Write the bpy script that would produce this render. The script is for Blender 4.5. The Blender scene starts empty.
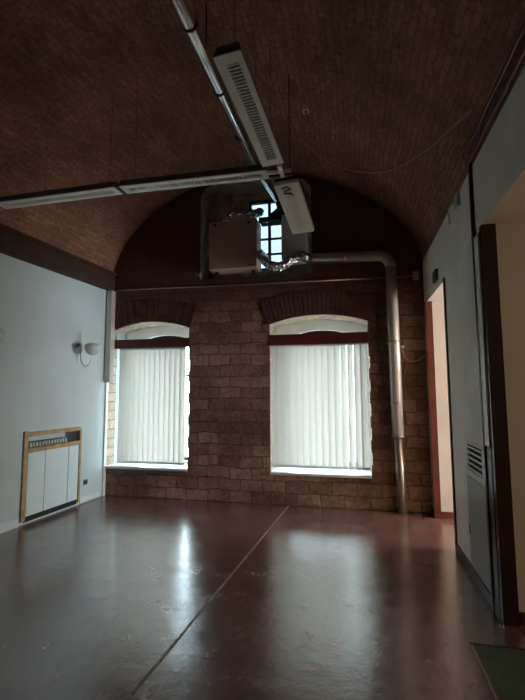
import bpy, bmesh, math, random
from mathutils import Vector, Matrix
random.seed(7)
PI = math.pi
scn = bpy.context.scene
COL = scn.collection

# ------------------------------------------------------------------ helpers
class MB:
    """collects shapes, links them as ONE mesh object"""
    def __init__(s): s.bm = bmesh.new(); s.mi = 0
    def _m(s, faces):
        for f in faces: f.material_index = s.mi
    def box(s, lo, hi, M=None):
        x0, y0, z0 = lo; x1, y1, z1 = hi
        v = [s.bm.verts.new(p) for p in [(x0,y0,z0),(x1,y0,z0),(x1,y1,z0),(x0,y1,z0),(x0,y0,z1),(x1,y0,z1),(x1,y1,z1),(x0,y1,z1)]]
        if M:
            for q in v: q.co = M @ q.co
        fs = [s.bm.faces.new([v[i] for i in f]) for f in [(3,2,1,0),(4,5,6,7),(0,1,5,4),(1,2,6,5),(2,3,7,6),(3,0,4,7)]]
        s._m(fs); return s
    def prism(s, prof, M, h):
        """2D profile (x,y) extruded along z by h, placed with M"""
        a = [s.bm.verts.new(M @ Vector((p[0], p[1], 0))) for p in prof]
        b = [s.bm.verts.new(M @ Vector((p[0], p[1], h))) for p in prof]
        n = len(prof)
        fs = [s.bm.faces.new(a[::-1]), s.bm.faces.new(b)]
        for i in range(n): fs.append(s.bm.faces.new([a[i], a[(i+1) % n], b[(i+1) % n], b[i]]))
        s._m(fs); return s
    def tube(s, pts, r, seg=14, smooth=True, cap=True):
        pts = [Vector(p) for p in pts]; n = len(pts)
        rs = r if isinstance(r, (list, tuple)) else [r]*n
        rings = []; up = None
        for i, p in enumerate(pts):
            t = (pts[min(i+1, n-1)] - pts[max(i-1, 0)]).normalized()
            if up is None:
                up = Vector((0,0,1)) if abs(t.z) < .9 else Vector((0,1,0))
            a = t.cross(up).normalized(); b = a.cross(t).normalized(); up = b
            rings.append([s.bm.verts.new(p + rs[i]*(math.cos(2*PI*k/seg)*a + math.sin(2*PI*k/seg)*b)) for k in range(seg)])
        for i in range(n-1):
            for k in range(seg):
                f = s.bm.faces.new([rings[i][k], rings[i][(k+1) % seg], rings[i+1][(k+1) % seg], rings[i+1][k]])
                f.smooth = smooth; f.material_index = s.mi
        if cap: s._m([s.bm.faces.new(rings[0][::-1]), s.bm.faces.new(rings[-1])])
        return s
    def lathe(s, prof, M=None, seg=28):
        """profile of (radius, z) turned about z"""
        M = M or Matrix()
        rings = [[s.bm.verts.new(M @ Vector((max(r, 1e-4)*math.cos(2*PI*k/seg), max(r, 1e-4)*math.sin(2*PI*k/seg), z))) for k in range(seg)] for r, z in prof]
        for i in range(len(rings)-1):
            for k in range(seg):
                f = s.bm.faces.new([rings[i][k], rings[i][(k+1) % seg], rings[i+1][(k+1) % seg], rings[i+1][k]])
                f.smooth = True; f.material_index = s.mi
        return s
    def build(s, name, mats, parent=None, loc=None, bevel=0, kind=None, smooth=False):
        bmesh.ops.recalc_face_normals(s.bm, faces=s.bm.faces)
        me = bpy.data.meshes.new(name); s.bm.to_mesh(me); s.bm.free()
        for m in (mats if isinstance(mats, (list, tuple)) else [mats]): me.materials.append(m)
        o = bpy.data.objects.new(name, me); COL.objects.link(o)
        if loc: o.location = loc
        if parent:
            o.parent = parent
            o.matrix_parent_inverse = Matrix.Translation(parent.location).inverted() if not loc else Matrix()
        if bevel:
            b = o.modifiers.new('bevel', 'BEVEL'); b.width = bevel; b.segments = 2; b.limit_method = 'ANGLE'
        if kind: o['kind'] = kind
        return o

def tag(o, label, cat, group=None):
    o['label'] = label; o['category'] = cat
    if group: o['group'] = group
    return o
def thing(name, label, cat, loc, group=None):
    o = bpy.data.objects.new(name, None); COL.objects.link(o); o.location = loc; o.empty_display_size = .1
    return tag(o, label, cat, group)

# ------------------------------------------------------------------ materials
def base(name, col=(.8,.8,.8), rough=.5, metal=0, spec=.5):
    m = bpy.data.materials.new(name); m.use_nodes = True
    b = m.node_tree.nodes['Principled BSDF']
    b.inputs['Base Color'].default_value = (*col, 1); b.inputs['Roughness'].default_value = rough
    b.inputs['Metallic'].default_value = metal; b.inputs['Specular IOR Level'].default_value = spec
    return m, m.node_tree.nodes, m.node_tree.links, b
def mix(N, L, fac, a, b, mode='MIX'):
    n = N.new('ShaderNodeMix'); n.data_type = 'RGBA'; n.blend_type = mode
    for sock, v in ((n.inputs[0], fac), (n.inputs[6], a), (n.inputs[7], b)):
        if hasattr(v, 'is_linked') or hasattr(v, 'links'): L.new(v, sock)
        elif isinstance(v, (int, float)): sock.default_value = v
        else: sock.default_value = (*v, 1)
    return n.outputs[2]
def noise(N, L, vec, scale, detail=4, rough=.55):
    n = N.new('ShaderNodeTexNoise'); n.inputs['Scale'].default_value = scale
    n.inputs['Detail'].default_value = detail; n.inputs['Roughness'].default_value = rough
    L.new(vec, n.inputs['Vector']); return n.outputs['Fac']
def ramp(N, L, fac, stops):
    r = N.new('ShaderNodeValToRGB'); L.new(fac, r.inputs[0]); e = r.color_ramp.elements
    while len(e) < len(stops): e.new(.5)
    for k, (p, c) in enumerate(stops): e[k].position = p; e[k].color = (c, c, c, 1) if isinstance(c, (int, float)) else (*c, 1)
    return r.outputs[0]
def bump(N, L, b, h, dist, strength=1):
    n = N.new('ShaderNodeBump'); n.inputs['Distance'].default_value = dist; n.inputs['Strength'].default_value = strength
    L.new(h, n.inputs['Height']); L.new(n.outputs[0], b.inputs['Normal'])
def plain(name, col, rough=.5, metal=0, var=.12, scale=6, bmp=0):
    m, N, L, b = base(name, col, rough, metal)
    tc = N.new('ShaderNodeTexCoord'); f = noise(N, L, tc.outputs['Object'], scale)
    c2 = tuple(c*(1-var) for c in col); c1 = tuple(min(1, c*(1+var*.5)) for c in col)
    L.new(mix(N, L, ramp(N, L, f, [(.35, 0), (.65, 1)]), c2, c1), b.inputs['Base Color'])
    if bmp: bump(N, L, b, noise(N, L, tc.outputs['Object'], scale*12), bmp)
    return m

def brick_mat(name, axes, bw, bh, c1, c2, mortar, ms=.012, dist=.006, wob=.03, rough=.85, uv=False, patch=.5, dark=(.03,.018,.012), top=None):
    m, N, L, b = base(name, c1, rough, 0, .25)
    tc = N.new('ShaderNodeTexCoord')
    if uv: vec = tc.outputs['UV']; pos = tc.outputs['UV']
    else:
        sp = N.new('ShaderNodeSeparateXYZ'); L.new(tc.outputs['Object'], sp.inputs[0])
        cb = N.new('ShaderNodeCombineXYZ'); L.new(sp.outputs[axes[0]], cb.inputs[0]); L.new(sp.outputs[axes[1]], cb.inputs[1])
        vec = cb.outputs[0]; pos = tc.outputs['Object']
    nz = N.new('ShaderNodeTexNoise'); nz.inputs['Scale'].default_value = 3.5; nz.inputs['Detail'].default_value = 3; L.new(vec, nz.inputs['Vector'])
    s1 = N.new('ShaderNodeVectorMath'); s1.operation = 'SUBTRACT'; L.new(nz.outputs['Color'], s1.inputs[0]); s1.inputs[1].default_value = (.5,.5,.5)
    s2 = N.new('ShaderNodeVectorMath'); s2.operation = 'SCALE'; L.new(s1.outputs[0], s2.inputs[0]); s2.inputs['Scale'].default_value = wob
    s3 = N.new('ShaderNodeVectorMath'); s3.operation = 'ADD'; L.new(vec, s3.inputs[0]); L.new(s2.outputs[0], s3.inputs[1])
    br = N.new('ShaderNodeTexBrick'); L.new(s3.outputs[0], br.inputs['Vector'])
    br.inputs['Scale'].default_value = 1; br.inputs['Brick Width'].default_value = bw; br.inputs['Row Height'].default_value = bh
    br.inputs['Mortar Size'].default_value = ms; br.inputs['Mortar Smooth'].default_value = .4; br.inputs['Bias'].default_value = 0
    br.inputs['Color1'].default_value = (*c1, 1); br.inputs['Color2'].default_value = (*c2, 1); br.inputs['Mortar'].default_value = (*mortar, 1)
    big = noise(N, L, pos, 1.3, 5, .65)
    col = mix(N, L, ramp(N, L, big, [(.38, patch), (.62, 0.)]), br.outputs['Color'], dark)
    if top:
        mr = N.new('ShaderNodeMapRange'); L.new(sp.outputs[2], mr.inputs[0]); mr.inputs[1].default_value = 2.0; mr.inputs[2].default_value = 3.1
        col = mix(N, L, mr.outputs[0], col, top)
    fine = noise(N, L, pos, 22, 4, .7)
    col = mix(N, L, 1.0, col, ramp(N, L, fine, [(.25, .55), (.75, 1.25)]), 'MULTIPLY')
    L.new(col, b.inputs['Base Color'])
    h = N.new('ShaderNodeMath'); h.operation = 'MULTIPLY_ADD'; L.new(br.outputs['Fac'], h.inputs[0]); h.inputs[1].default_value = -1.0; L.new(fine, h.inputs[2])
    bump(N, L, b, h.outputs[0], dist)
    return m

M = {}
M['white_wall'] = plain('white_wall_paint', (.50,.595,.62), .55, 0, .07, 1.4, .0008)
M['grey_wall'] = plain('pale_grey_wall_paint', (.86,.83,.76), .6, 0, .12, 1.7, .001)
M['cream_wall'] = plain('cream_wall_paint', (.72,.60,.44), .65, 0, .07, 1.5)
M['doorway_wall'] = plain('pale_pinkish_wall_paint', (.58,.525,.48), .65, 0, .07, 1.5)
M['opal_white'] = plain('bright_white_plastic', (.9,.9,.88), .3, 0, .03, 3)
M['white_plaster'] = plain('white_plaster', (.85,.82,.77), .8, 0, .1, 5, .002)
M['niche_plaster'] = plain('niche_plaster', (.56,.42,.34), .85, 0, .4, 7, .02)
M['vault_brick'] = brick_mat('vault_brick', (0,1), .15, .062, (.58,.30,.19), (.40,.20,.13), (.36,.18,.12), .005, .05, .085, .8, uv=True, patch=.5, dark=(.16,.085,.055))
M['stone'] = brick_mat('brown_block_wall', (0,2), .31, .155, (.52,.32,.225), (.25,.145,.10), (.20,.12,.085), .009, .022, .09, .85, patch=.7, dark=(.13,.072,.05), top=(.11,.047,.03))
M['cream_brick'] = brick_mat('cream_brick', (1,2), .30, .135, (.50,.40,.30), (.42,.33,.25), (.30,.22,.15), .010, .008, .02, .85, patch=.15, dark=(.4,.3,.2))
M['cream_rough'] = plain('cream_rough_plaster', (.58,.44,.31), .9, 0, .35, 14, .012)
M['voussoir'] = plain('dark_red_brick', (.095,.04,.028), .85, 0, .5, 7, .004)
M['red_wood'] = plain('red_brown_wood', (.105,.018,.009), .45, 0, .25, 5)
M['orange_wood'] = plain('orange_brown_wood', (.11,.020,.009), .42, 0, .2, 5)
M['dark_wood'] = plain('dark_brown_wood', (.030,.011,.008), .35, 0, .3, 6)
M['moulding_wood'] = plain('polished_brown_moulding', (.16,.06,.045), .25, 0, .2, 6)
M['oak'] = plain('pale_oak_wood', (.42,.29,.15), .5, 0, .3, 9)
M['white_paint'] = plain('white_painted_panel', (.62,.74,.78), .4, 0, .04, 3)
M['radiator'] = plain('grey_green_radiator', (.48,.52,.46), .4, 0, .1, 8)
M['white_metal'] = plain('pale_painted_metal', (.85,.86,.80), .42, .0, .08, 5)
M['louvre'] = plain('shiny_louvre_metal', (.88,.88,.84), .3, .2, .05, 8)
M['metal'] = plain('galvanised_metal', (.75,.77,.76), .24, .95, .15, 4)
M['pipe_metal'] = plain('brushed_duct_metal', (.46,.40,.35), .33, .85, .12, 3)
M['pipe_white'] = plain('pale_lacquered_pipe', (.58,.54,.50), .25, .3, .1, 3)
M['dark'] = plain('dark_recess', (.012,.011,.010), .7, 0, .1, 5)
M['black'] = plain('black_plastic', (.015,.015,.015), .5, 0, .1, 5)
M['beige'] = plain('beige_metal_casing', (.42,.31,.25), .5, .0, .06, 2)
M['blue_grey'] = plain('blue_grey_sheet_metal', (.60,.74,.84), .35, .05, .12, 3)
M['sill'] = plain('white_stone_sill', (.68,.68,.66), .35, 0, .08, 5)
M['slate'] = plain('grey_stone_sill_edge', (.14,.14,.145), .5, 0, .2, 6)
M['brass'] = plain('dull_brass', (.34,.27,.16), .35, .8, .1, 6)
M['cable'] = plain('brown_cable', (.42,.26,.17), .6, 0, .1, 6)
M['green'] = plain('dark_green_plastic', (.02,.06,.04), .4, 0, .1, 6)
M['mat_green'] = plain('dull_green_covering', (.085,.125,.085), .38, 0, .3, 5)
M['facade'] = plain('pale_rendered_facade', (.60,.60,.58), .9, 0, .15, .6)
M['asphalt'] = plain('grey_paving', (.25,.25,.25), .9, 0, .2, 1)
M['bulb'] = plain('opal_tube', (.8,.8,.78), .3, 0, .02, 3)

def foil():
    m, N, L, b = base('crumpled_foil', (.72,.78,.84), .2, .95)
    tc = N.new('ShaderNodeTexCoord'); v = N.new('ShaderNodeTexVoronoi'); v.inputs['Scale'].default_value = 22
    L.new(tc.outputs['Object'], v.inputs['Vector']); bump(N, L, b, v.outputs['Distance'], .03); return m
M['foil'] = foil()
def opal():
    m, N, L, b = base('opal_glass', (.74,.78,.76), .25); b.inputs['Subsurface Weight'].default_value = .0
    t = N.new('ShaderNodeBsdfTranslucent'); t.inputs[0].default_value = (.75,.77,.74,1)
    s = N.new('ShaderNodeMixShader'); s.inputs[0].default_value = .35
    L.new(b.outputs[0], s.inputs[1]); L.new(t.outputs[0], s.inputs[2]); L.new(s.outputs[0], N['Material Output'].inputs[0]); return m
M['opal'] = opal()
def blind_mat():
    m, N, L, b = base('white_blind_fabric', (.76,.77,.74), .8, 0, .2)
    tc = N.new('ShaderNodeTexCoord'); n = noise(N, L, tc.outputs['Object'], 60, 2)
    t = N.new('ShaderNodeBsdfTranslucent')
    L.new(mix(N, L, n, (.665,.62,.585), (.70,.655,.615)), t.inputs[0])
    s = N.new('ShaderNodeMixShader'); s.inputs[0].default_value = .60
    L.new(b.outputs[0], s.inputs[1]); L.new(t.outputs[0], s.inputs[2]); L.new(s.outputs[0], N['Material Output'].inputs[0]); return m
M['blind'] = blind_mat()
def glass(tint=(.93,.97,.98,1)):
    m, N, L, b = base('window_glass')
    t = N.new('ShaderNodeBsdfTransparent'); t.inputs[0].default_value = tint
    g = N.new('ShaderNodeBsdfGlossy'); g.inputs['Roughness'].default_value = .02
    s = N.new('ShaderNodeMixShader'); s.inputs[0].default_value = .06
    L.new(t.outputs[0], s.inputs[1]); L.new(g.outputs[0], s.inputs[2]); L.new(s.outputs[0], N['Material Output'].inputs[0]); return m
M['glass'] = glass()

def floor_mat():
    m, N, L, b = base('worn_red_brown_floor', (.15,.06,.05), .3, 0, .5); b.inputs['IOR'].default_value = 3.2
    tc = N.new('ShaderNodeTexCoord'); P = tc.outputs['Object']
    mp = N.new('ShaderNodeMapping'); mp.inputs['Rotation'].default_value = (0,0,PI/4); L.new(P, mp.inputs[0])
    br = N.new('ShaderNodeTexBrick'); L.new(mp.outputs[0], br.inputs['Vector']); br.inputs['Scale'].default_value = 1
    br.inputs['Brick Width'].default_value = .30; br.inputs['Row Height'].default_value = .075; br.inputs['Mortar Size'].default_value = .002
    br.inputs['Color1'].default_value = (.17,.077,.068,1); br.inputs['Color2'].default_value = (.14,.062,.055,1); br.inputs['Mortar'].default_value = (.10,.045,.04,1)
    big = noise(N, L, P, 1.1, 6, .65); mid = noise(N, L, P, 5, 6, .7); fine = noise(N, L, P, 30, 4, .7)
    c = mix(N, L, ramp(N, L, big, [(.3, .6), (.7, 0)]), br.outputs['Color'], (.10,.043,.038))
    c = mix(N, L, ramp(N, L, mid, [(.44, 0), (.68, .55)]), c, (.30,.19,.165))
    # long cross joints between the slabs
    jt = N.new('ShaderNodeTexBrick'); j3 = N.new('ShaderNodeMapping'); j3.inputs['Location'].default_value = (0,0,0); L.new(P, j3.inputs[0]); L.new(j3.outputs[0], jt.inputs['Vector'])
    jt.inputs['Scale'].default_value = 1; jt.inputs['Brick Width'].default_value = 60; jt.inputs['Row Height'].default_value = .8; jt.inputs['Mortar Size'].default_value = .006
    c = mix(N, L, jt.outputs['Fac'], c, (.035,.02,.018))
    L.new(c, b.inputs['Base Color'])
    r = N.new('ShaderNodeMapRange'); L.new(mid, r.inputs[0]); r.inputs[1].default_value = .3; r.inputs[2].default_value = .75; r.inputs[3].default_value = .15; r.inputs[4].default_value = .28
    L.new(r.outputs[0], b.inputs['Roughness'])
    a = N.new('ShaderNodeMath'); a.operation = 'MULTIPLY_ADD'; L.new(br.outputs['Fac'], a.inputs[0]); a.inputs[1].default_value = -.12; L.new(mid, a.inputs[2])
    bump(N, L, b, a.outputs[0], .0035)
    return m
M['floor'] = floor_mat()

# ------------------------------------------------------------------ room numbers (metres)
D = 5.65                      # front face of the window wall
XR = .905                     # right wall face
def XL(y): return -3.578 + .081*(y-6)     # left wall is slightly askew
Y0 = -3.2
tv = Vector((.081, 1, 0)).normalized(); nv = Vector((1, -.081, 0)).normalized()
def LW(y, n=0, z=0):          # a point by the left wall: at depth y, n out of the wall
    return Vector((XL(y), y, z)) + nv*n
LM = Matrix(((tv.x, nv.x, 0, 0), (tv.y, nv.y, 0, 0), (0, 0, 1, 0), (0, 0, 0, 1)))
def lbox(mb, ya, yb, n0, n1, z0, z1):
    k = math.hypot(1, .081)
    o = Vector((XL(0), 0, 0)); s = -tv.dot(Vector((0,0,0)))
    Mx = Matrix.Translation(o) @ LM
    return mb.box((ya*k, n0, z0), (yb*k, n1, z1), Mx)

# ------------------------------------------------------------------ floor
MB().box((-5.2, Y0-.3, -.15), (5.6, 6.28, 0)).build('floor', M['floor'], kind='structure')
mb = MB()
pa, pb = Vector((-.885, 5.62, 0)), Vector((-1.12, 2.05, 0)); w = Vector((.010, 0, 0))
v = [mb.bm.verts.new(p) for p in (pa-w, pa+w, pb+w, pb-w)]
v2 = [mb.bm.verts.new(q.co + Vector((0,0,.0012))) for q in v]
mb.bm.faces.new(v2)
for i in range(4): mb.bm.faces.new([v[i], v[(i+1) % 4], v2[(i+1) % 4], v2[i]])
mb.build('trim_1', plain('pale_joint_filler', (.30,.20,.165), .5, 0, .5, 14), kind='structure')

# ------------------------------------------------------------------ left wall with radiator recess
RY0, RY1, RZ0, RZ1 = 4.21, 5.08, .07, 1.0
mb = MB()
lbox(mb, Y0, RY0, -.3, 0, 0, 3.35); lbox(mb, RY1, 6.1, -.3, 0, 0, 3.35)
lbox(mb, RY0, RY1, -.3, 0, RZ1, 3.35); lbox(mb, RY0, RY1, -.3, 0, 0, RZ0); lbox(mb, RY0, RY1, -.34, -.22, RZ0, RZ1)
mb.build('wall_left', M['white_wall'], kind='structure')
mb = MB(); lbox(mb, Y0, D, 0, .075, 3.02, 3.26); lbox(mb, Y0, D, .0, .11, 3.26, 3.30)
mb.build('trim_2', plain('dark_brown_cornice', (.045,.022,.015), .85, 0, .3, 5), kind='structure')
mb = MB(); lbox(mb, Y0, RY0-.05, 0, .018, 0, .10); lbox(mb, RY1+.05, 5.52, 0, .018, 0.02, .085)
mb.build('baseboard_left', M['white_paint'], kind='structure')

# ------------------------------------------------------------------ vault
cx = -1.38; ZA = 4.66
def vault_pt(y, t):           # t -1..1 from left wall to right wall
    if t < 0:
        u = abs(math.sin(t*PI/2)); a = cx - XL(y); x = cx - a*u; z = 3.02 + (ZA-3.02)*max(0, 1-u**2.0)**.5
    else:
        u = abs(math.sin(t*PI/2)); a = XR - cx; x = cx + a*u; p = 1.72; z = 3.18 + (ZA-3.18)*max(0, 1-u**p)**(1/p)
    return Vector((x, y, z))
mb = MB(); ny, nt = 40, 84; grid = []; Y1v = D+.02
for i in range(ny+1):
    y = Y0 + (Y1v-Y0)*i/ny
    row = [vault_pt(y, -1+2*j/nt) for j in range(nt+1)]
    grid.append(row)
vs = [[mb.bm.verts.new(p) for p in r] for r in grid]
uvl = mb.bm.loops.layers.uv.new('UVMap'); arc = [0]
for j in range(nt): arc.append(arc[-1] + (grid[0][j+1]-grid[0][j]).length)
for i in range(ny):
    for j in range(nt):
        f = mb.bm.faces.new([vs[i][j], vs[i+1][j], vs[i+1][j+1], vs[i][j+1]]); f.smooth = True
        for lp, (a, c) in zip(f.loops, ((i,j),(i+1,j),(i+1,j+1),(i,j+1))):
            lp[uvl].uv = (grid[a][c].y, arc[c])
o = mb.build('ceiling', M['vault_brick'], kind='structure')
so = o.modifiers.new('thickness', 'SOLIDIFY'); so.thickness = .25
# make sure it thickens outwards
me = o.data; me.update()
c = me.polygons[len(me.polygons)//2]
so.offset = -1 if c.normal.z < 0 else 1

# ------------------------------------------------------------------ flat walls with openings (profile in x,z)
def holed(name, outer, holes, y0, y1, mats, pick, kind='structure'):
    cu = bpy.data.curves.new(name+'_outline', 'CURVE'); cu.dimensions = '2D'; cu.fill_mode = 'BOTH'; cu.extrude = (y1-y0)/2
    for lp in [outer]+holes:
        s = cu.splines.new('POLY'); s.points.add(len(lp)-1); s.use_cyclic_u = True
        for k, (x, z) in enumerate(lp): s.points[k].co = (x, z, 0, 1)
    tmp = bpy.data.objects.new('tmp', cu); COL.objects.link(tmp)
    dg = bpy.context.evaluated_depsgraph_get(); me = bpy.data.meshes.new_from_object(tmp.evaluated_get(dg))
    bpy.data.objects.remove(tmp); bpy.data.curves.remove(cu)
    bm = bmesh.new(); bm.from_mesh(me)
    for q in bm.verts: x, z, h = q.co; q.co = Vector((x, (y0+y1)/2 + h, z))
    bmesh.ops.remove_doubles(bm, verts=bm.verts, dist=1e-5); bmesh.ops.recalc_face_normals(bm, faces=bm.faces)
    for f in bm.faces: f.material_index = pick(f); f.smooth = False
    me.materials.clear(); bm.to_mesh(me); bm.free(); me.name = name
    for m in mats: me.materials.append(m)
    ob = bpy.data.objects.new(name, me); COL.objects.link(ob); ob['kind'] = kind
    return ob
def arch_hole(x0, x1, z0, spring, peak, n=16):
    h = (x1-x0)/2; s = peak-spring; R = (h*h+s*s)/(2*s); c = (x0+x1)/2; zc = peak-R; a = math.asin(h/R)
    return [(x0, z0), (x1, z0)] + [(c + R*math.sin(a - 2*a*k/n), zc + R*math.cos(a - 2*a*k/n)) for k in range(n+1)]
W1 = (-3.59, -2.32); W2 = (-1.13, .19); ZS = .40
NI = (-2.16, -.53, 3.12)      # upper niche
niche = [(NI[0], NI[2]), (NI[1], NI[2]), (NI[1], 4.36), (-.62, 4.47), (-.80, 4.56), (-1.9, 4.57), (-2.08, 4.5), (NI[0], 4.4)]
def toothed(hole, right=True, left=False):
    """ragged block ends along an opening's sides"""
    out = []; x0, x1 = hole[0][0], hole[1][0]; z0 = hole[0][1]; zt = hole[2][1]
    out.append(hole[0]); out.append(hole[1]); z = z0; k = 0
    if right:
        while z + .155 < zt - .35:
            z += .155; d = .014 if k % 2 else 0; e = 0 if k % 2 else .014
            out += [(x1+d, z), (x1+e, z+.001)]; k += 1
    out += hole[2:]
    return out
h1 = toothed(arch_hole(*W1, ZS, 2.42, 2.53)); h2 = toothed(arch_hole(*W2, ZS, 2.42, 2.53))
def pick_back(f):
    n = f.normal; c = f.calc_center_median()
    if abs(n.y) > .5: return 0
    if c.z > 2.9: return 2 if c.x > -3.4 and c.x < 0 else 0
    if abs(n.x) > .6: return 1
    return 3
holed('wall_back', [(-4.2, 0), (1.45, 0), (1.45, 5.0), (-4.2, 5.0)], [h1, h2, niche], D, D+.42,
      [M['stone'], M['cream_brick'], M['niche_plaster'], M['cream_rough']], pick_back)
G1 = (-3.40, -2.36); G2 = (-.99, .07)       # glazed openings further out
NW = (-1.54, -.93, 3.32, 4.44)
inner = holed('wall_outer', [(-4.2, 0), (1.45, 0), (1.45, 5.0), (-4.2, 5.0)],
      [arch_hole(*G1, .46, 2.24, 2.385), arch_hole(*G2, .46, 2.24, 2.385), [(NW[0], NW[2]), (NW[1], NW[2]), (NW[1], NW[3]), (NW[0], NW[3])]],
      D+.42, D+.58, [M['white_plaster'], M['niche_plaster']], lambda f: 1 if f.calc_center_median().z > 2.9 else 0)
# split front face above 2.9 so that the niche is plastered in its own colour
bm = bmesh.new(); bm.from_mesh(inner.data)
bmesh.ops.bisect_plane(bm, geom=bm.verts[:]+bm.edges[:]+bm.faces[:], plane_co=(0,0,2.9), plane_no=(0,0,1))
for f in bm.faces: f.material_index = 1 if f.calc_center_median().z > 2.9 else 0
bm.to_mesh(inner.data); bm.free(); inner.name = 'wall_back_outer_leaf'
inner.name = 'wall_rear_leaf'

# brick arches above the two windows
def voussoirs(name, x0, x1):
    h = (x1-x0)/2; s = .11; R = (h*h+s*s)/(2*s); c = (x0+x1)/2; zc = 2.53-R; a = math.asin((h+.02)/R); n = 24; mb = MB()
    for k in range(n):
        a0 = -a + 2*a*k/n + .002; a1 = -a + 2*a*(k+1)/n - .002
        r0 = R + .004; r1 = R + .34 + random.uniform(-.006, .006); d = random.uniform(.012, .02)
        pr = [(c + r*math.sin(t), zc + r*math.cos(t)) for r, t in ((r0,a0),(r0,a1),(r1,a1),(r1,a0))]
        Mx = Matrix(((1,0,0,0),(0,0,1,D-d),(0,1,0,0),(0,0,0,1)))
        mb.prism(pr, Mx, d+.05)
    mb.build(name, M['voussoir'], kind='structure')
voussoirs('trim_3', W1[0]+.06, W1[1]); voussoirs('trim_4', *W2)

# windows
def window(name, x0, x1, z0, spring, peak, y, wood, vbars, hbars, gl=None):
    out = arch_hole(x0, x1, z0, spring, peak) if peak else [(x0,z0),(x1,z0),(x1,spring),(x0,spring)]
    w = .045
    ins = arch_hole(x0+w, x1-w, z0+w, spring-.02, peak-w) if peak else [(x0+w,z0+w),(x1-w,z0+w),(x1-w,spring-w),(x0+w,spring-w)]
    fr = holed(name, out, [ins], y, y+.05, [wood], lambda f: 0)
    mb = MB()
    for xb in vbars: mb.box((xb-.022, y+.004, z0+w), (xb+.022, y+.045, (peak or spring)-w))
    for zb in hbars: mb.box((x0+w, y+.008, zb-.014), (x1-w, y+.04, zb+.014))
    g = mb.build('glazing_bar', wood); g.parent = fr
    mb = MB(); prof = ins
    Mx = Matrix(((1,0,0,0),(0,0,1,y+.022),(0,1,0,0),(0,0,0,1))); mb.prism(prof, Mx, .006)
    p = mb.build('pane', gl or M['glass']); p.parent = fr
    return fr
window('window_1', *G1, .46, 2.24, 2.385, D+.48, M['dark_wood'], [sum(G1)/2], [1.75])
window('window_2', *G2, .46, 2.24, 2.385, D+.48, M['dark_wood'], [sum(G2)/2], [1.75])
window('window_3', NW[0], NW[1], NW[2], NW[3], None, D+.44, M['dark_wood'], [(NW[0]+NW[1])/2+.02], [3.58, 3.82, 4.10], glass((.25,.285,.30,1)))
# sills
for i, (x0, x1) in enumerate((W1, W2)):
    MB().box((x0, D-.035, ZS-.01), (x1, D+.48, ZS+.022)).build('trim_%d' % (5+i), M['sill'], kind='structure', bevel=.004)
MB().box((W1[0]+.03, D-.02, ZS-.045), (W1[1], D+.05, ZS-.012)).build('trim_7', M['slate'], kind='structure')

# header boxes that hide the blind tracks
hb = MB().box((-3.505, D-.012, 2.145), (W1[1]+.012, D+.05, 2.275)).build('pelmet_board', M['red_wood'], bevel=.004)
tag(hb, 'red-brown pelmet board across the left window below its arch', 'pelmet', 'window pelmets')
hb = MB().box((W2[0]-.005, D-.012, 2.13), (W2[1]+.005, D+.05, 2.275)).build('pelmet_board', M['red_wood'], bevel=.004)
tag(hb, 'red-brown pelmet board across the right window below its arch', 'pelmet', 'window pelmets')

# vertical blinds
def blind(x0, x1, y, z0, z1, n, angs, label):
    t = thing('vertical_blind', label, 'blind', ((x0+x1)/2, y, z0), 'vertical blinds in the windows')
    MB().box((x0, y-.02, z1-.03), (x1, y+.025, z1+.012)).build('headrail', M['white_paint'], t)
    st = (x1-x0)/n
    for k in range(n):
        a = angs(k, n); xc = x0 + (k+.5)*st; mb = MB(); wd = .0455
        prof = []
        for q in range(7):
            s_ = -1+2*q/6; prof.append((s_*wd, -.006*(1-s_*s_)))
        prof = prof + [(p[0], p[1]+.0012) for p in prof[::-1]]
        Mx = Matrix.Translation((xc, y, z0)) @ Matrix.Rotation(a + random.uniform(-.03, .03), 4, 'Z')
        mb.prism(prof, Mx, z1-.03-z0)
        sl = mb.build('slat', M['blind'], t)
        mb = MB(); mb.box((-wd*.96, -.008, .004), (wd*.96, -.004, .034), Mx)
        wgt = mb.build('slat_weight', M['white_paint']); wgt.parent = sl
    mb = MB(); pts = []
    pts = [(x0 + (x1-x0)*k/60, y-.012, z0+.012-.010*abs(math.sin(k*PI*n/60))) for k in range(61)]
    mb.tube(pts, .0022, 5); mb.build('bead_chain', M['white_metal'], t)
    return t
blind(-3.455, -2.405, D+.075, .455, 2.155, 13, lambda k, n: .16, 'white vertical blind in the left window beside the pale corner pipe')
blind(-1.125, .165, D+.075, .475, 2.145, 15, lambda k, n: .16 if k < 11 else (.55 if k < 14 else .25), 'white vertical blind in the right window with twisted slats at its right end')

# ------------------------------------------------------------------ right wall, half a metre thick, two openings
D1 = (4.42, 5.46, 2.60); D2 = (1.2, 3.15, 2.66); TH = .5
mb = MB()
mb.box((XR, D1[1], 0), (XR+TH, 6.1, 3.5)); mb.box((XR, D1[0], D1[2]), (XR+TH, D1[1], 3.5))
mb.box((XR, D2[1], 0), (XR+TH, D1[0], 3.5)); mb.box((XR, D2[0], D2[2]), (XR+TH, D2[1], 3.5))
mb.box((XR, Y0, 0), (XR+TH, D2[0], 3.5))
mb.bm.faces.ensure_lookup_table(); mb.bm.normal_update()
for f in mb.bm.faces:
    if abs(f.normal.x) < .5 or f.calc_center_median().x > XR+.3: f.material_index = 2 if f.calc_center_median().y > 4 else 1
mb.build('wall_right', [M['grey_wall'], M['cream_wall'], M['doorway_wall']], kind='structure')
mb = MB()
mb.box((XR-.014, D2[1]+.04, 0), (XR, D1[0]-.03, .075)); mb.box((XR-.014, D1[1]+.05, 0), (XR, D, .075))
mb.build('baseboard_right', M['dark_wood'], kind='structure')
mb = MB(); mb.box((XR+.06, D1[1]-.014, 0), (XR+TH, D1[1], .075)); mb.build('baseboard_doorway', M['red_wood'], kind='structure')
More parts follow.
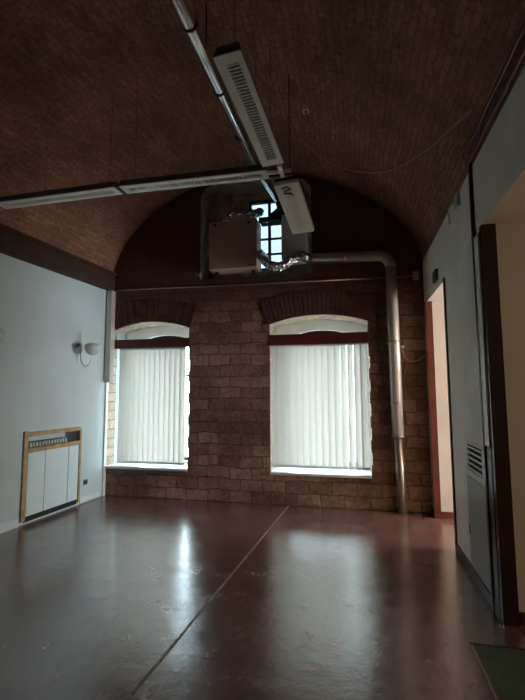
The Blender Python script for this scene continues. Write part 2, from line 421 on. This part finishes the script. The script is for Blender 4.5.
mb = MB(); mb.box((XR+.1, D2[1]-.014, 0), (XR+TH, D2[1], .075)); mb.build('baseboard_passage', M['dark_wood'], kind='structure')
# door lining of the far doorway, and the near edge
mb = MB(); mb.box((XR-.02, D1[1]-.035, 0), (XR+.055, D1[1]+.0, D1[2]-.0))
mb.build('trim_8', M['orange_wood'], kind='structure')
mb = MB(); mb.box((XR-.012, D1[0]-.045, 0), (XR+.02, D1[0]+.004, D1[2]+.02))
mb.build('trim_9', M['dark_wood'], kind='structure')
# frame post of the near doorway, and a dark low strip beside it
mb = MB(); mb.box((XR-.008, D2[1]-.04, 0), (XR+.085, D2[1]+.012, D2[2])); mb.box((XR-.012, D2[1]+.012, 0), (XR, D2[1]+.115, 1.10))
mb.build('trim_10', M['dark_wood'], kind='structure')
# thin dark upright cover strip, moulding above
mb = MB(); mb.box((XR-.022, 3.27, 0), (XR, 3.305, 3.30)); mb.build('trim_11', M['dark_wood'], kind='structure')
mb = MB()
mb.box((XR-.03, Y0, 3.20), (XR, 3.34, 3.25)); mb.box((XR-.05, Y0, 3.27), (XR, 3.34, 3.31)); mb.box((XR-.02, Y0, 3.25), (XR, 3.34, 3.38))
mb.build('trim_12', M['moulding_wood'], kind='structure', bevel=.008)
tr = MB().box((XR-.02, 3.165, 1.11), (XR, 3.265, 2.62)).build('white_wall_band', M['opal_white'], bevel=.004)  # raised white band standing above the dark low strip
tag(tr, 'narrow white upright trunking on the right wall beside the near door frame', 'band')

# outer shell: rear wall, adjoining room
MB().box((-4.7, Y0-.3, 0), (1.4, Y0, 5.0)).build('wall_front', M['cream_wall'], kind='structure')
mb = MB(); mb.box((5.3, Y0, 0), (5.5, 3.9, 3.5)); mb.box((5.3, 3.9, 0), (5.5, 5.3, .7)); mb.box((5.3, 3.9, 2.4), (5.5, 5.3, 3.5)); mb.box((5.3, 5.3, 0), (5.5, 6.1, 3.5))
mb.box((1.4, 5.9, 0), (5.3, 6.1, 3.5)); mb.box((1.4, 3.6, 0), (5.3, 3.75, 3.5)); mb.box((1.4, Y0-.2, 0), (5.5, Y0, 3.5))  # middle box: added unseen partition, keeps the window light off the near doorway
mb.build('wall_adjoining_room', M['cream_wall'], kind='structure')
MB().box((1.4, Y0, 3.3), (5.5, 6.1, 3.5)).build('ceiling_adjoining_room', M['cream_wall'], kind='structure')

# ------------------------------------------------------------------ outside
MB().box((-30, 6.3, -1.2), (30, 40, -1.0)).build('ground', M['asphalt'], kind='structure')
t = thing('building', 'pale building seen through the gaps of the right blind', 'building', (4.2, 19, -1.0))
mb = MB(); mb.box((-.3, 17, -1), (9.5, 22, 6.5)); mb.build('wall', M['facade'], t)
for zz in (.2, 2.6, 4.6):
    for xx in (.1, 1.8, 3.5, 5.2, 6.9):
        MB().box((xx, 16.97, zz), (xx+.8, 17.02, zz+1.3)).build('window', M['dark'], t)

# ------------------------------------------------------------------ radiator and its cover (left wall)
base_p = LW(4.645, .02, 0)
t = thing('radiator_cover', 'white panelled radiator cover framed in pale wood on the left wall', 'radiator cover', base_p)
mb = MB(); a, b_ = 4.18, 5.11
lbox(mb, a, a+.055, -.04, .028, .04, 1.05); lbox(mb, b_-.035, b_, -.04, .028, .04, 1.02)
lbox(mb, a+.055, b_-.035, -.04, .03, .985, 1.035); lbox(mb, a+.055, b_-.035, -.04, .028, .80, .85)
mb.build('frame', M['oak'], t, bevel=.003)
edges = [a+.062, 4.50, 4.885, b_-.04]
for k in range(3):
    mb = MB(); lbox(mb, edges[k]+.004, edges[k+1]-.004, -.01, .022, .085, .797)
    mb.build('door', M['white_paint'], t, bevel=.003)
mb = MB(); lbox(mb, a+.055, b_-.035, -.03, .008, .02, .08); mb.build('plinth', M['dark'], t)
t = thing('radiator', 'grey-green column radiator showing in the slot of the wooden cover', 'radiator', LW(4.6, -.12, .07))
for k in range(15):
    y = 4.25 + k*.047; mb = MB()
    lbox(mb, y, y+.03, -.19, -.06, .09, .905)
    mb.build('radiator_section', M['radiator'], t, bevel=.012)
for zz in (.87, .14): MB().tube([LW(4.24, -.12, zz), LW(4.95, -.12, zz)], .02, 10).build('header_pipe', M['radiator'], t)

# outlet
t = thing('wall_outlet', 'small grey power outlet low on the left wall near the corner', 'outlet', LW(5.24, .004, .27))
mb = MB(); lbox(mb, 5.20, 5.28, 0, .008, .235, .305); mb.build('plate', M['slate'], t, bevel=.002)
mb = MB(); lbox(mb, 5.215, 5.265, .008, .011, .25, .29); mb.build('socket', M['black'], t)
mb = MB(); mb.mi = 0
# ------------------------------------------------------------------ corner boxing and pipes
t = thing('corner_pipe_casing', 'pale upright pipe casing in the left corner beside the left window', 'casing', (XL(5.6)+.06, 5.6, 0))
MB().box((XL(5.6)-.01, D-.06, 0), (XL(5.6)+.022, D, 2.99)).build('strip', M['sill'], t, bevel=.004)
MB().box((XL(5.6)+.01, D-.11, 1.64), (XL(5.6)+.10, D, 3.02)).build('upper_casing', M['pipe_white'], t, bevel=.012)
t = thing('conduit', 'thin horizontal conduit with an end box along the brick wall above both windows', 'conduit', (-1.4, D, 3.0))
MB().tube([(-3.50, D-.012, 3.035), (-1.5, D-.012, 3.005), (.78, D-.012, 2.985)], .011, 10).build('tube', M['pipe_metal'], t)
MB().box((.775, D-.05, 2.93), (.85, D, 3.04)).build('junction_box', M['beige'], t, bevel=.006)

# big duct with elbow, then narrower pipe to the floor
t = thing('exhaust_duct', 'round metal duct turning down an elbow and dropping beside the right window', 'duct', (.55, 5.53, 0))
pts = [(-.57, 5.50, 3.27), (.33, 5.50, 3.245)]
for k in range(1, 9):
    a = PI/2*k/8; pts.append((.33+.16*math.sin(a), 5.50, 3.085+.16*math.cos(a)))
MB().tube(pts, .070, 22).build('elbow', M['pipe_metal'], t)
MB().tube([(.49, 5.50, 3.085), (.505, 5.52, 2.1), (.515, 5.54, .93)], .072, 22).build('upright_pipe', M['pipe_white'], t)
MB().tube([(.515, 5.54, .93), (.54, 5.56, 0)], .052, 18).build('lower_pipe', M['pipe_metal'], t)
for q, r_ in (([(.499,5.515,2.12),(.5,5.515,2.09)], .076), ([(.508,5.53,1.35),(.509,5.53,1.33)], .076), ([(.515,5.54,.95),(.5155,5.54,.925)], .077), ([(-.1,5.5,3.257),(-.07,5.5,3.256)], .074)):
    MB().tube(q, r_, 22).build('joint_ring', M['pipe_metal'], t)
MB().box((.50, 5.58, .45), (.56, D, .48)).build('bracket', M['dark'], t)
MB().box((.46, 5.56, 2.6), (.53, D, 2.64)).build('bracket', M['dark'], t)

# ------------------------------------------------------------------ ventilation unit in the upper niche
t = thing('ventilation_unit', 'beige boxed ventilation unit with foil ducts and grey plenum high on the brick wall', 'ventilation unit', (-1.57, 5.45, 3.15))
MB().box((-1.955, 5.44, 3.19), (-1.262, 5.72, 3.885)).build('casing', M['beige'], t, bevel=.012)
for x in (-1.86, -1.375):
    mb = MB(); mb.lathe([(0, 0), (.02, 0), (.02, .012), (0, .012)], Matrix.Translation((x, 5.442, 3.83)) @ Matrix.Rotation(PI/2, 4, 'X'), 14)
    mb.build('fixing_knob', M['black'], t)
MB().box((-1.40, 5.434, 3.215), (-1.28, 5.442, 3.24)).build('rating_plate', M['slate'], t)
for x in (-1.9, -1.36): MB().box((x, 5.55, 3.14), (x+.04, D, 3.19)).build('bracket', M['dark'], t)

def crumpled(mb_pts, r, seg=20, amp=.14):
    mb = MB(); n = len(mb_pts); mb.tube(mb_pts, r, seg)
    for q in mb.bm.verts:
        q.co += Vector((random.uniform(-1,1), random.uniform(-1,1), random.uniform(-1,1)))*r*amp
    return mb
def curve_pts(ctrl, n=18):
    ctrl = [Vector(c) for c in ctrl]; out = []
    for k in range(n+1):
        u = k/n*(len(ctrl)-1); i = min(int(u), len(ctrl)-2); f = u-i
        p0 = ctrl[max(i-1,0)]; p1 = ctrl[i]; p2 = ctrl[i+1]; p3 = ctrl[min(i+2, len(ctrl)-1)]
        out.append(.5*((2*p1)+(p2-p0)*f+(2*p0-5*p1+4*p2-p3)*f*f+(3*p1-p0-3*p2+p3)*f**3))
    return out
d1 = crumpled(curve_pts([(-1.70, 5.5, 3.87), (-1.66, 5.52, 4.01), (-1.52, 5.54, 3.99), (-1.36, 5.6, 4.01), (-1.27, 5.74, 4.10)]), .062).build('foil_duct', M['foil'], t)
d2 = crumpled(curve_pts([(-1.23, 5.50, 3.40), (-1.10, 5.34, 3.20), (-.93, 5.32, 3.13), (-.80, 5.33, 3.20), (-.66, 5.35, 3.27), (-.565, 5.47, 3.27)], 24), .060).build('foil_duct', M['foil'], t)

# round-shouldered plenum and hood beside the small window
mb = MB(); pr = [(-.915, 3.25), (-.62, 3.25), (-.575, 3.36), (-.575, 3.66)]
for k in range(7): a = PI/2*k/6; pr.append((-.735+.16*math.cos(a), 3.70+.18*math.sin(a)))
pr += [(-.915, 3.88)]
mb.prism(pr, Matrix(((1,0,0,0),(0,0,1,5.40),(0,1,0,0),(0,0,0,1))), .27); mb.build('plenum', M['blue_grey'], t, bevel=.012)['label'] = 'blue-grey sheet metal plenum'
mb = MB(); mb.tube([(-.96, 5.52, 4.12), (-.90, 5.50, 4.03), (-.88, 5.50, 3.93)], [.06,.085,.22], 20); mb.build('hood', M['dark'], t)
mb = MB(); mb.tube([(-1.22, 5.52, 3.86), (-.88, 5.52, 3.90), (-.62, 5.50, 3.86)], .035, 12); mb.build('pipe_stub', M['metal'], t)
mb = MB(); mb.box((-1.235, 5.44, 3.84), (-.6, 5.66, 3.885)); mb.build('shelf', M['dark'], t)

# ------------------------------------------------------------------ ceiling pipe
t = thing('ceiling_pipe', 'long shiny round pipe running under the vault into the upper niche', 'pipe', (-1.1, 3.5, 4.15))
MB().tube([(-1.11, .4, 4.15), (-1.10, 3.0, 4.15), (-1.075, 4.6, 4.15), (-.955, 5.60, 4.13)], .052, 20).build('pipe', M['metal'], t)
for y in (1.25, 1.95, 2.62, 3.30, 3.98):
    MB().tube([(-1.10, y-.012, 4.15), (-1.10, y+.012, 4.15)], .057, 20).build('joint_ring', M['dark'], t)
for y in (1.6, 2.95, 4.3): MB().tube([(-1.10, y, 4.19), (-1.10, y, ZA-.02)], .006, 8).build('hanger', M['dark'], t)

# ------------------------------------------------------------------ light fittings
def fitting(name, label, group, Mx, length, w=.19, h=.085, margin=.05, slats=32, rods=(), inner=.42, shift=0):
    """local x along the length, z up, underside at z=0"""
    t = thing(name, label, 'light fitting', Mx.translation, group)
    lv = w*inner/2
    mb = MB(); off = .0
    # body: under-plate with a slot, sloping sides, top
    for lo, hi in (((0, -w/2, 0), (length, shift-lv, .010)), ((0, shift+lv, 0), (length, w/2, .010)), ((0, shift-lv, 0), (margin, shift+lv, .010)), ((length-margin, shift-lv, 0), (length, shift+lv, .010))):
        mb.box(lo, hi, Mx)
    mb.build('frame', M['white_metal'], t)
    mb = MB(); pr = [(-w/2, .010), (w/2, .010), (w/2*.8, h), (-w/2*.8, h)]
    Mp = Mx @ Matrix(((0,0,1,0),(1,0,0,0),(0,1,0,0),(0,0,0,1)))
    # hollow shell: sides, ends, top
    mb.prism([(-w/2, .010), (-w/2+.006, .010), (-w/2*.8+.006, h), (-w/2*.8, h)], Mp, length)
    mb.prism([(w/2-.006, .010), (w/2, .010), (w/2*.8, h), (w/2*.8-.006, h)], Mp, length)
    mb.box((0, -w/2*.8, h-.006), (length, w/2*.8, h), Mx)
    mb.prism(pr, Mp, .006); mb.prism(pr, Mp @ Matrix.Translation((0,0,length-.006)), .006)
    mb.build('housing', M['slate'], t)
    mb = MB(); n = slats
    for k in range(n):
        x = margin + (length-2*margin)*(k+.5)/n
        mb.box((x-.0045, shift-lv, .001), (x+.0045, shift+lv, .012), Mx)
    mb.box((margin, shift-lv-.002, .0), (length-margin, shift-lv+.001, .034), Mx); mb.box((margin, shift+lv-.001, .0), (length-margin, shift+lv+.002, .034), Mx)
    mb.build('louvre', M['louvre'], t)
    MB().tube([Mx @ Vector((margin*.6, shift, .052)), Mx @ Vector((length-margin*.6, shift, .052))], .013, 12).build('tube', M['slate'], t)
    for x, top in rods:
        p = Mx @ Vector((x, 0, h)); MB().tube([p, (p.x, p.y, top)], .002, 8).build('hanger', M['dark'], t)
    return t
def place(p0, p1, rollang=0):
    p0 = Vector(p0); p1 = Vector(p1); x = (p1-p0).normalized(); y = Vector((0,0,1)).cross(x).normalized(); z = x.cross(y)
    return Matrix.Translation(p0) @ Matrix((x, y, z)).transposed().to_4x4() @ Matrix.Rotation(rollang, 4, 'X'), (p1-p0).length
def vz(x, y):
    if x < cx: u = (cx-x)/(cx-XL(y)); return 3.02+(ZA-3.02)*max(0, 1-u*u)**.5
    u = (x-cx)/(XR-cx); return 3.18+(ZA-3.18)*max(0, 1-u**1.72)**(1/1.72)
Mx, ln = place((-.738, 2.35, 3.62), (-.632, 3.35, 3.42))
fitting('light_fitting', 'wide louvred light fitting hanging lengthways beside the ceiling pipe', 'louvred light fittings', Mx, ln, .19, .085, .07, 34, [(.12, vz(-.72,2.45)+.01), (ln-.08, vz(-.64,3.3)+.01)], .46, -.012)
Mx, ln = place((-3.60, 3.56, 3.45), (-2.205, 3.53, 3.45))
fitting('light_fitting', 'louvred light fitting of the cross row, the one nearest the left wall', 'louvred light fittings', Mx, ln, .15, .07, .05, 40, [(.55, vz(-3.05,3.55)+.01), (1.3, vz(-2.3,3.55)+.01)], .40)
Mx, ln = place((-2.15, 3.53, 3.45), (-.72, 3.55, 3.45))
fitting('light_fitting', 'louvred light fitting of the cross row, ending beside the ceiling pipe', 'louvred light fittings', Mx, ln, .15, .07, .05, 40, [(.12, vz(-2.03,3.53)+.01), (1.32, vz(-.83,3.55)+.01)], .40)
t = MB().box((-2.24, 3.50, 3.475), (-2.11, 3.56, 3.50)).build('coupling_bracket', M['slate'])
tag(t, 'dark coupling between the two cross-row light fittings', 'bracket')
t = thing('cross_bracket', 'small pale metal bracket where the light fittings meet', 'bracket', (-.66, 3.5, 3.4))
MB().box((-.72, 3.505, 3.435), (-.50, 3.53, 3.46)).build('bar', M['white_metal'], t)
MB().box((-.60, 3.36, 3.405), (-.565, 3.55, 3.44)).build('arm', M['white_metal'], t)

# tilted white emergency lamp
Mx, ln = place((-.560, 3.56, 3.35), (-.470, 4.12, 3.10))
t = thing('emergency_lamp', 'white flat emergency lamp tilted down at the end of the wide fitting', 'emergency lamp', Mx.translation)
MB().box((0, -.113, 0), (ln, .113, .05), Mx).build('housing', M['opal_white'], t, bevel=.004)
MB().box((.0, -.113, .05), (ln, .113, .09), Mx).build('rear_tray', M['dark'], t)
mb = MB(); mb.box((.14, -.035, -.004), (ln-.05, .035, .0), Mx); mb.build('lens', M['white_metal'], t)
mb = MB()
def L2(a, b): return [Mx @ Vector((a[0], a[1], -.003)), Mx @ Vector((b[0], b[1], -.003))]
mb.tube([Mx @ Vector((x, y, -.003)) for x, y in ((.045,.05),(.03,.0),(.06,-.03),(.075,.03),(.10,.045),(.11,-.02),(.13,-.03))], .007, 8)
mb.build('wiring', M['black'], t)
p = Mx @ Vector((.1, 0, .09)); MB().tube([p, (p.x, p.y, vz(p.x, p.y)+.01)], .004, 8).build('hanger', M['dark'], t)

# sensor on the vault and sagging cable
zz = vz(-.425, 4.13)
t = thing('ceiling_sensor', 'tiny white sensor on the vault right of the light fittings', 'sensor', (-.425, 4.13, zz-.03))
MB().box((-.46, 4.09, zz-.05), (-.39, 4.16, zz+.03)).build('body', M['sill'], t, bevel=.006)
MB().tube([(-.425, 4.125, zz-.056), (-.425, 4.125, zz-.048)], .015, 12).build('eye', M['black'], t)
ctrl = [(-.57, 4.68), (-.351, 5.0), (-.049, 5.13), (.3, 4.88), (.529, 4.435), (.70, 3.80), (.79, 3.30), (.84, 2.96)]
cp = curve_pts([(x, y, 0) for x, y in ctrl], 60)
t = MB().tube([(q.x, q.y, vz(q.x, q.y)-.006) for q in cp], .012, 8).build('ceiling_cable', M['cable'])
tag(t, 'brown cable looping in a sagging curve across the brick vault', 'cable')

# ------------------------------------------------------------------ sconces
def sconce(y, label, wall='L'):
    org = LW(y, 0, 2.13)
    t = thing('wall_sconce', label, 'wall lamp', org, 'swan-neck wall sconces')
    def P(u, n, z): return LW(y, 0, 0) + tv*u + nv*n + Vector((0,0,z))
    mb = MB(); mb.lathe([(0,0),(.028,0),(.028,.03),(.018,.045),(0,.045)], Matrix.Translation(P(-.0,0,2.13)) @ nv.to_track_quat('Z','Y').to_matrix().to_4x4(), 18)
    mb.build('wall_plate', M['brass'], t)
    mb = MB(); mb.tube([P(0,.045,2.08), P(0,.045,2.32)], .010, 12); mb.build('candle_rod', M['sill'], t)
    ar = [P(0,.045,2.10), P(0,.05,1.98), P(.0,.07,1.90), P(.0,.12,1.845), P(.0,.18,1.86), P(.0,.225,1.92), P(.0,.235,2.0)]
    MB().tube(curve_pts(ar, 20), .0085, 10).build('arm', M['white_metal'], t)
    c = P(.0, .235, 1.99)
    MB().lathe([(.012,0),(.03,.004),(.065,.025),(.092,.06),(.100,.10),(.094,.135),(.070,.155),(.03,.163),(0,.165)], Matrix.Translation(c), 28).build('globe', M['opal'], t)
    return t
sconce(5.0, 'opal globe sconce on the left wall near the window corner')
sconce(3.535, 'opal globe sconce cut off by the left edge of the picture')
t = thing('wall_sconce', 'bare curved sconce arm without a globe beside the far doorway', 'wall lamp', (XR-.02, 5.5, 1.95), 'swan-neck wall sconces')
MB().tube(curve_pts([(.60,5.5,2.05),(.602,5.5,1.99),(.63,5.5,1.91),(.70,5.5,1.865),(.78,5.5,1.88),(.86,5.5,1.93),(.90,5.5,1.95)], 20), .010, 10).build('arm', M['brass'], t)
mb = MB(); mb.lathe([(0,0),(.03,0),(.03,.02),(.0,.022)], Matrix.Translation((XR,5.5,1.95)) @ Matrix.Rotation(-PI/2,4,'Y'), 16); mb.build('wall_plate', M['brass'], t)
MB().lathe([(0,0),(.022,.0),(.022,.02),(.0,.02)], Matrix.Translation((.60,5.5,2.04)), 14).build('bulb_holder', M['sill'], t)

# ------------------------------------------------------------------ right wall fittings
t = thing('vent_grille', 'white slatted vent grille on the right wall', 'vent grille', (XR-.01, 3.57, .95))
y0, y1, z0, z1 = 3.32, 3.80, .84, 1.09
mb = MB(); mb.box((XR-.018, y0, z0), (XR, y1, z0+.02)); mb.box((XR-.018, y0, z1-.02), (XR, y1, z1)); mb.box((XR-.018, y0, z0), (XR, y0+.05, z1)); mb.box((XR-.018, y1-.03, z0), (XR, y1, z1))
mb.build('frame', M['white_metal'], t)
MB().box((XR-.004, y0+.04, z0+.015), (XR-.001, y1-.02, z1-.015)).build('backing', M['dark'], t)
for k in range(5):
    zc = z0+.04+k*.042
    MB().box((-.010, y0+.045, -.007), (.010, y1-.025, .004), Matrix.Translation((XR-.012, 0, zc)) @ Matrix.Rotation(.35, 4, 'Y')).build('slat', M['white_metal'], t)
t = thing('access_panel', 'pale flush access panel under the vent grille', 'panel', (XR-.005, 3.6, .1))
MB().box((XR-.010, 3.355, .085), (XR, 3.86, .80)).build('panel', plain('pale_grey_panel', (.40,.42,.41), .5, 0, .08, 3), t, bevel=.003)
MB().tube([(XR-.012, 3.83, .34), (XR-.012, 3.83, .42)], .006, 8).build('catch', M['slate'], t)
t = MB().box((XR-.03, 4.68, 2.68), (XR, 4.86, 2.80)).build('exit_sign', M['green'], bevel=.004)
tag(t, 'small dark green sign on the wall above the far doorway', 'sign')
t = thing('wall_bracket', 'grey-green bracket with loose wires near the top of the right wall', 'bracket', (XR-.02, 3.72, 3.08))
MB().box((XR-.03, 3.66, 3.05), (XR, 3.76, 3.16)).build('plate', M['radiator'], t, bevel=.004)
MB().tube(curve_pts([(XR-.02,3.76,3.12),(XR-.05,3.85,3.10),(XR-.02,3.98,3.02),(XR-.01,4.02,3.06)], 12), .007, 8).build('wire', M['radiator'], t)

# green covering at the near doorway
t = thing('floor_mat', 'dull green floor mat at the near doorway on the right', 'floor mat', (1.0, 2.3, 0))
MB().box((.645, 1.75, 0), (1.38, 2.84, .006)).build('mat', M['mat_green'], t)
mb = MB(); mb.box((.632, 1.75, 0), (.645, 2.84, .007)); mb.build('light_edging', M['cable'], t)
mb = MB(); mb.box((.632, 2.84, 0), (1.38, 2.853, .007)); mb.build('dark_edging', M['dark'], t)

# ------------------------------------------------------------------ light
w = bpy.data.worlds.new('sky'); scn.world = w; w.use_nodes = True
bg = w.node_tree.nodes['Background']; bg.inputs[0].default_value = (.77,.93,1.0,1); bg.inputs[1].default_value = 3.0
def area(name, loc, rot, sx, sy, power, col, portal=False):
    l = bpy.data.lights.new(name, 'AREA'); l.shape = 'RECTANGLE'; l.size = sx; l.size_y = sy; l.energy = power; l.color = col
    o = bpy.data.objects.new(name, l); COL.objects.link(o); o.location = loc; o.rotation_euler = rot
    if portal: l.cycles.is_portal = True
    return o
for g in (G1, G2): area('window_portal', (sum(g)/2, D+.60, 1.42), (-PI/2, 0, 0), 1.1, 1.96, 1, (1,1,1), True)
area('window_portal', ((NW[0]+NW[1])/2, D+.60, 3.88), (-PI/2, 0, 0), .6, 1.15, 1, (1,1,1), True)
area('window_portal', (5.52, 4.6, 1.55), (0, PI/2, 0), 1.7, 1.4, 1, (1,1,1), True)
area('adjoining_window_daylight', (5.28, 4.6, 1.55), (0, PI/2, 0), 1.7, 1.4, 34, (1,.96,.94))
area('passage_fill', (5.28, 1.6, 1.6), (0, PI/2, 0), 1.5, 1.2, 6, (1,.92,.78))  # added dim fill for the near doorway; solid wall behind, no window

# ------------------------------------------------------------------ camera
yaw, pitch, roll, F = .215, .098, -.004, 419.2
fw = Vector((-math.sin(yaw)*math.cos(pitch), math.cos(yaw)*math.cos(pitch), math.sin(pitch)))
r0 = Vector((math.cos(yaw), math.sin(yaw), 0)); u0 = r0.cross(fw)
R = math.cos(roll)*r0 + math.sin(roll)*u0; U = -math.sin(roll)*r0 + math.cos(roll)*u0
cam = bpy.data.cameras.new('camera'); co = bpy.data.objects.new('camera', cam); COL.objects.link(co)
m3 = Matrix((R, U, -fw)).transposed(); co.matrix_world = Matrix.Translation((0,0,1.5)) @ m3.to_4x4()
cam.sensor_fit = 'HORIZONTAL'; cam.sensor_width = 36; cam.lens = F/525*36; cam.clip_start = .05
scn.camera = co
vs_ = scn.view_settings
scn.display_settings.display_device = 'sRGB'
vs_.view_transform = 'Standard'; vs_.look = 'None'; vs_.exposure = 2.6; vs_.gamma = 1; vs_.use_curve_mapping = False
scn.cycles.use_denoising = True
scn.cycles.max_bounces = 8; scn.cycles.diffuse_bounces = 5; scn.cycles.transparent_max_bounces = 12; scn.cycles.sample_clamp_indirect = 6
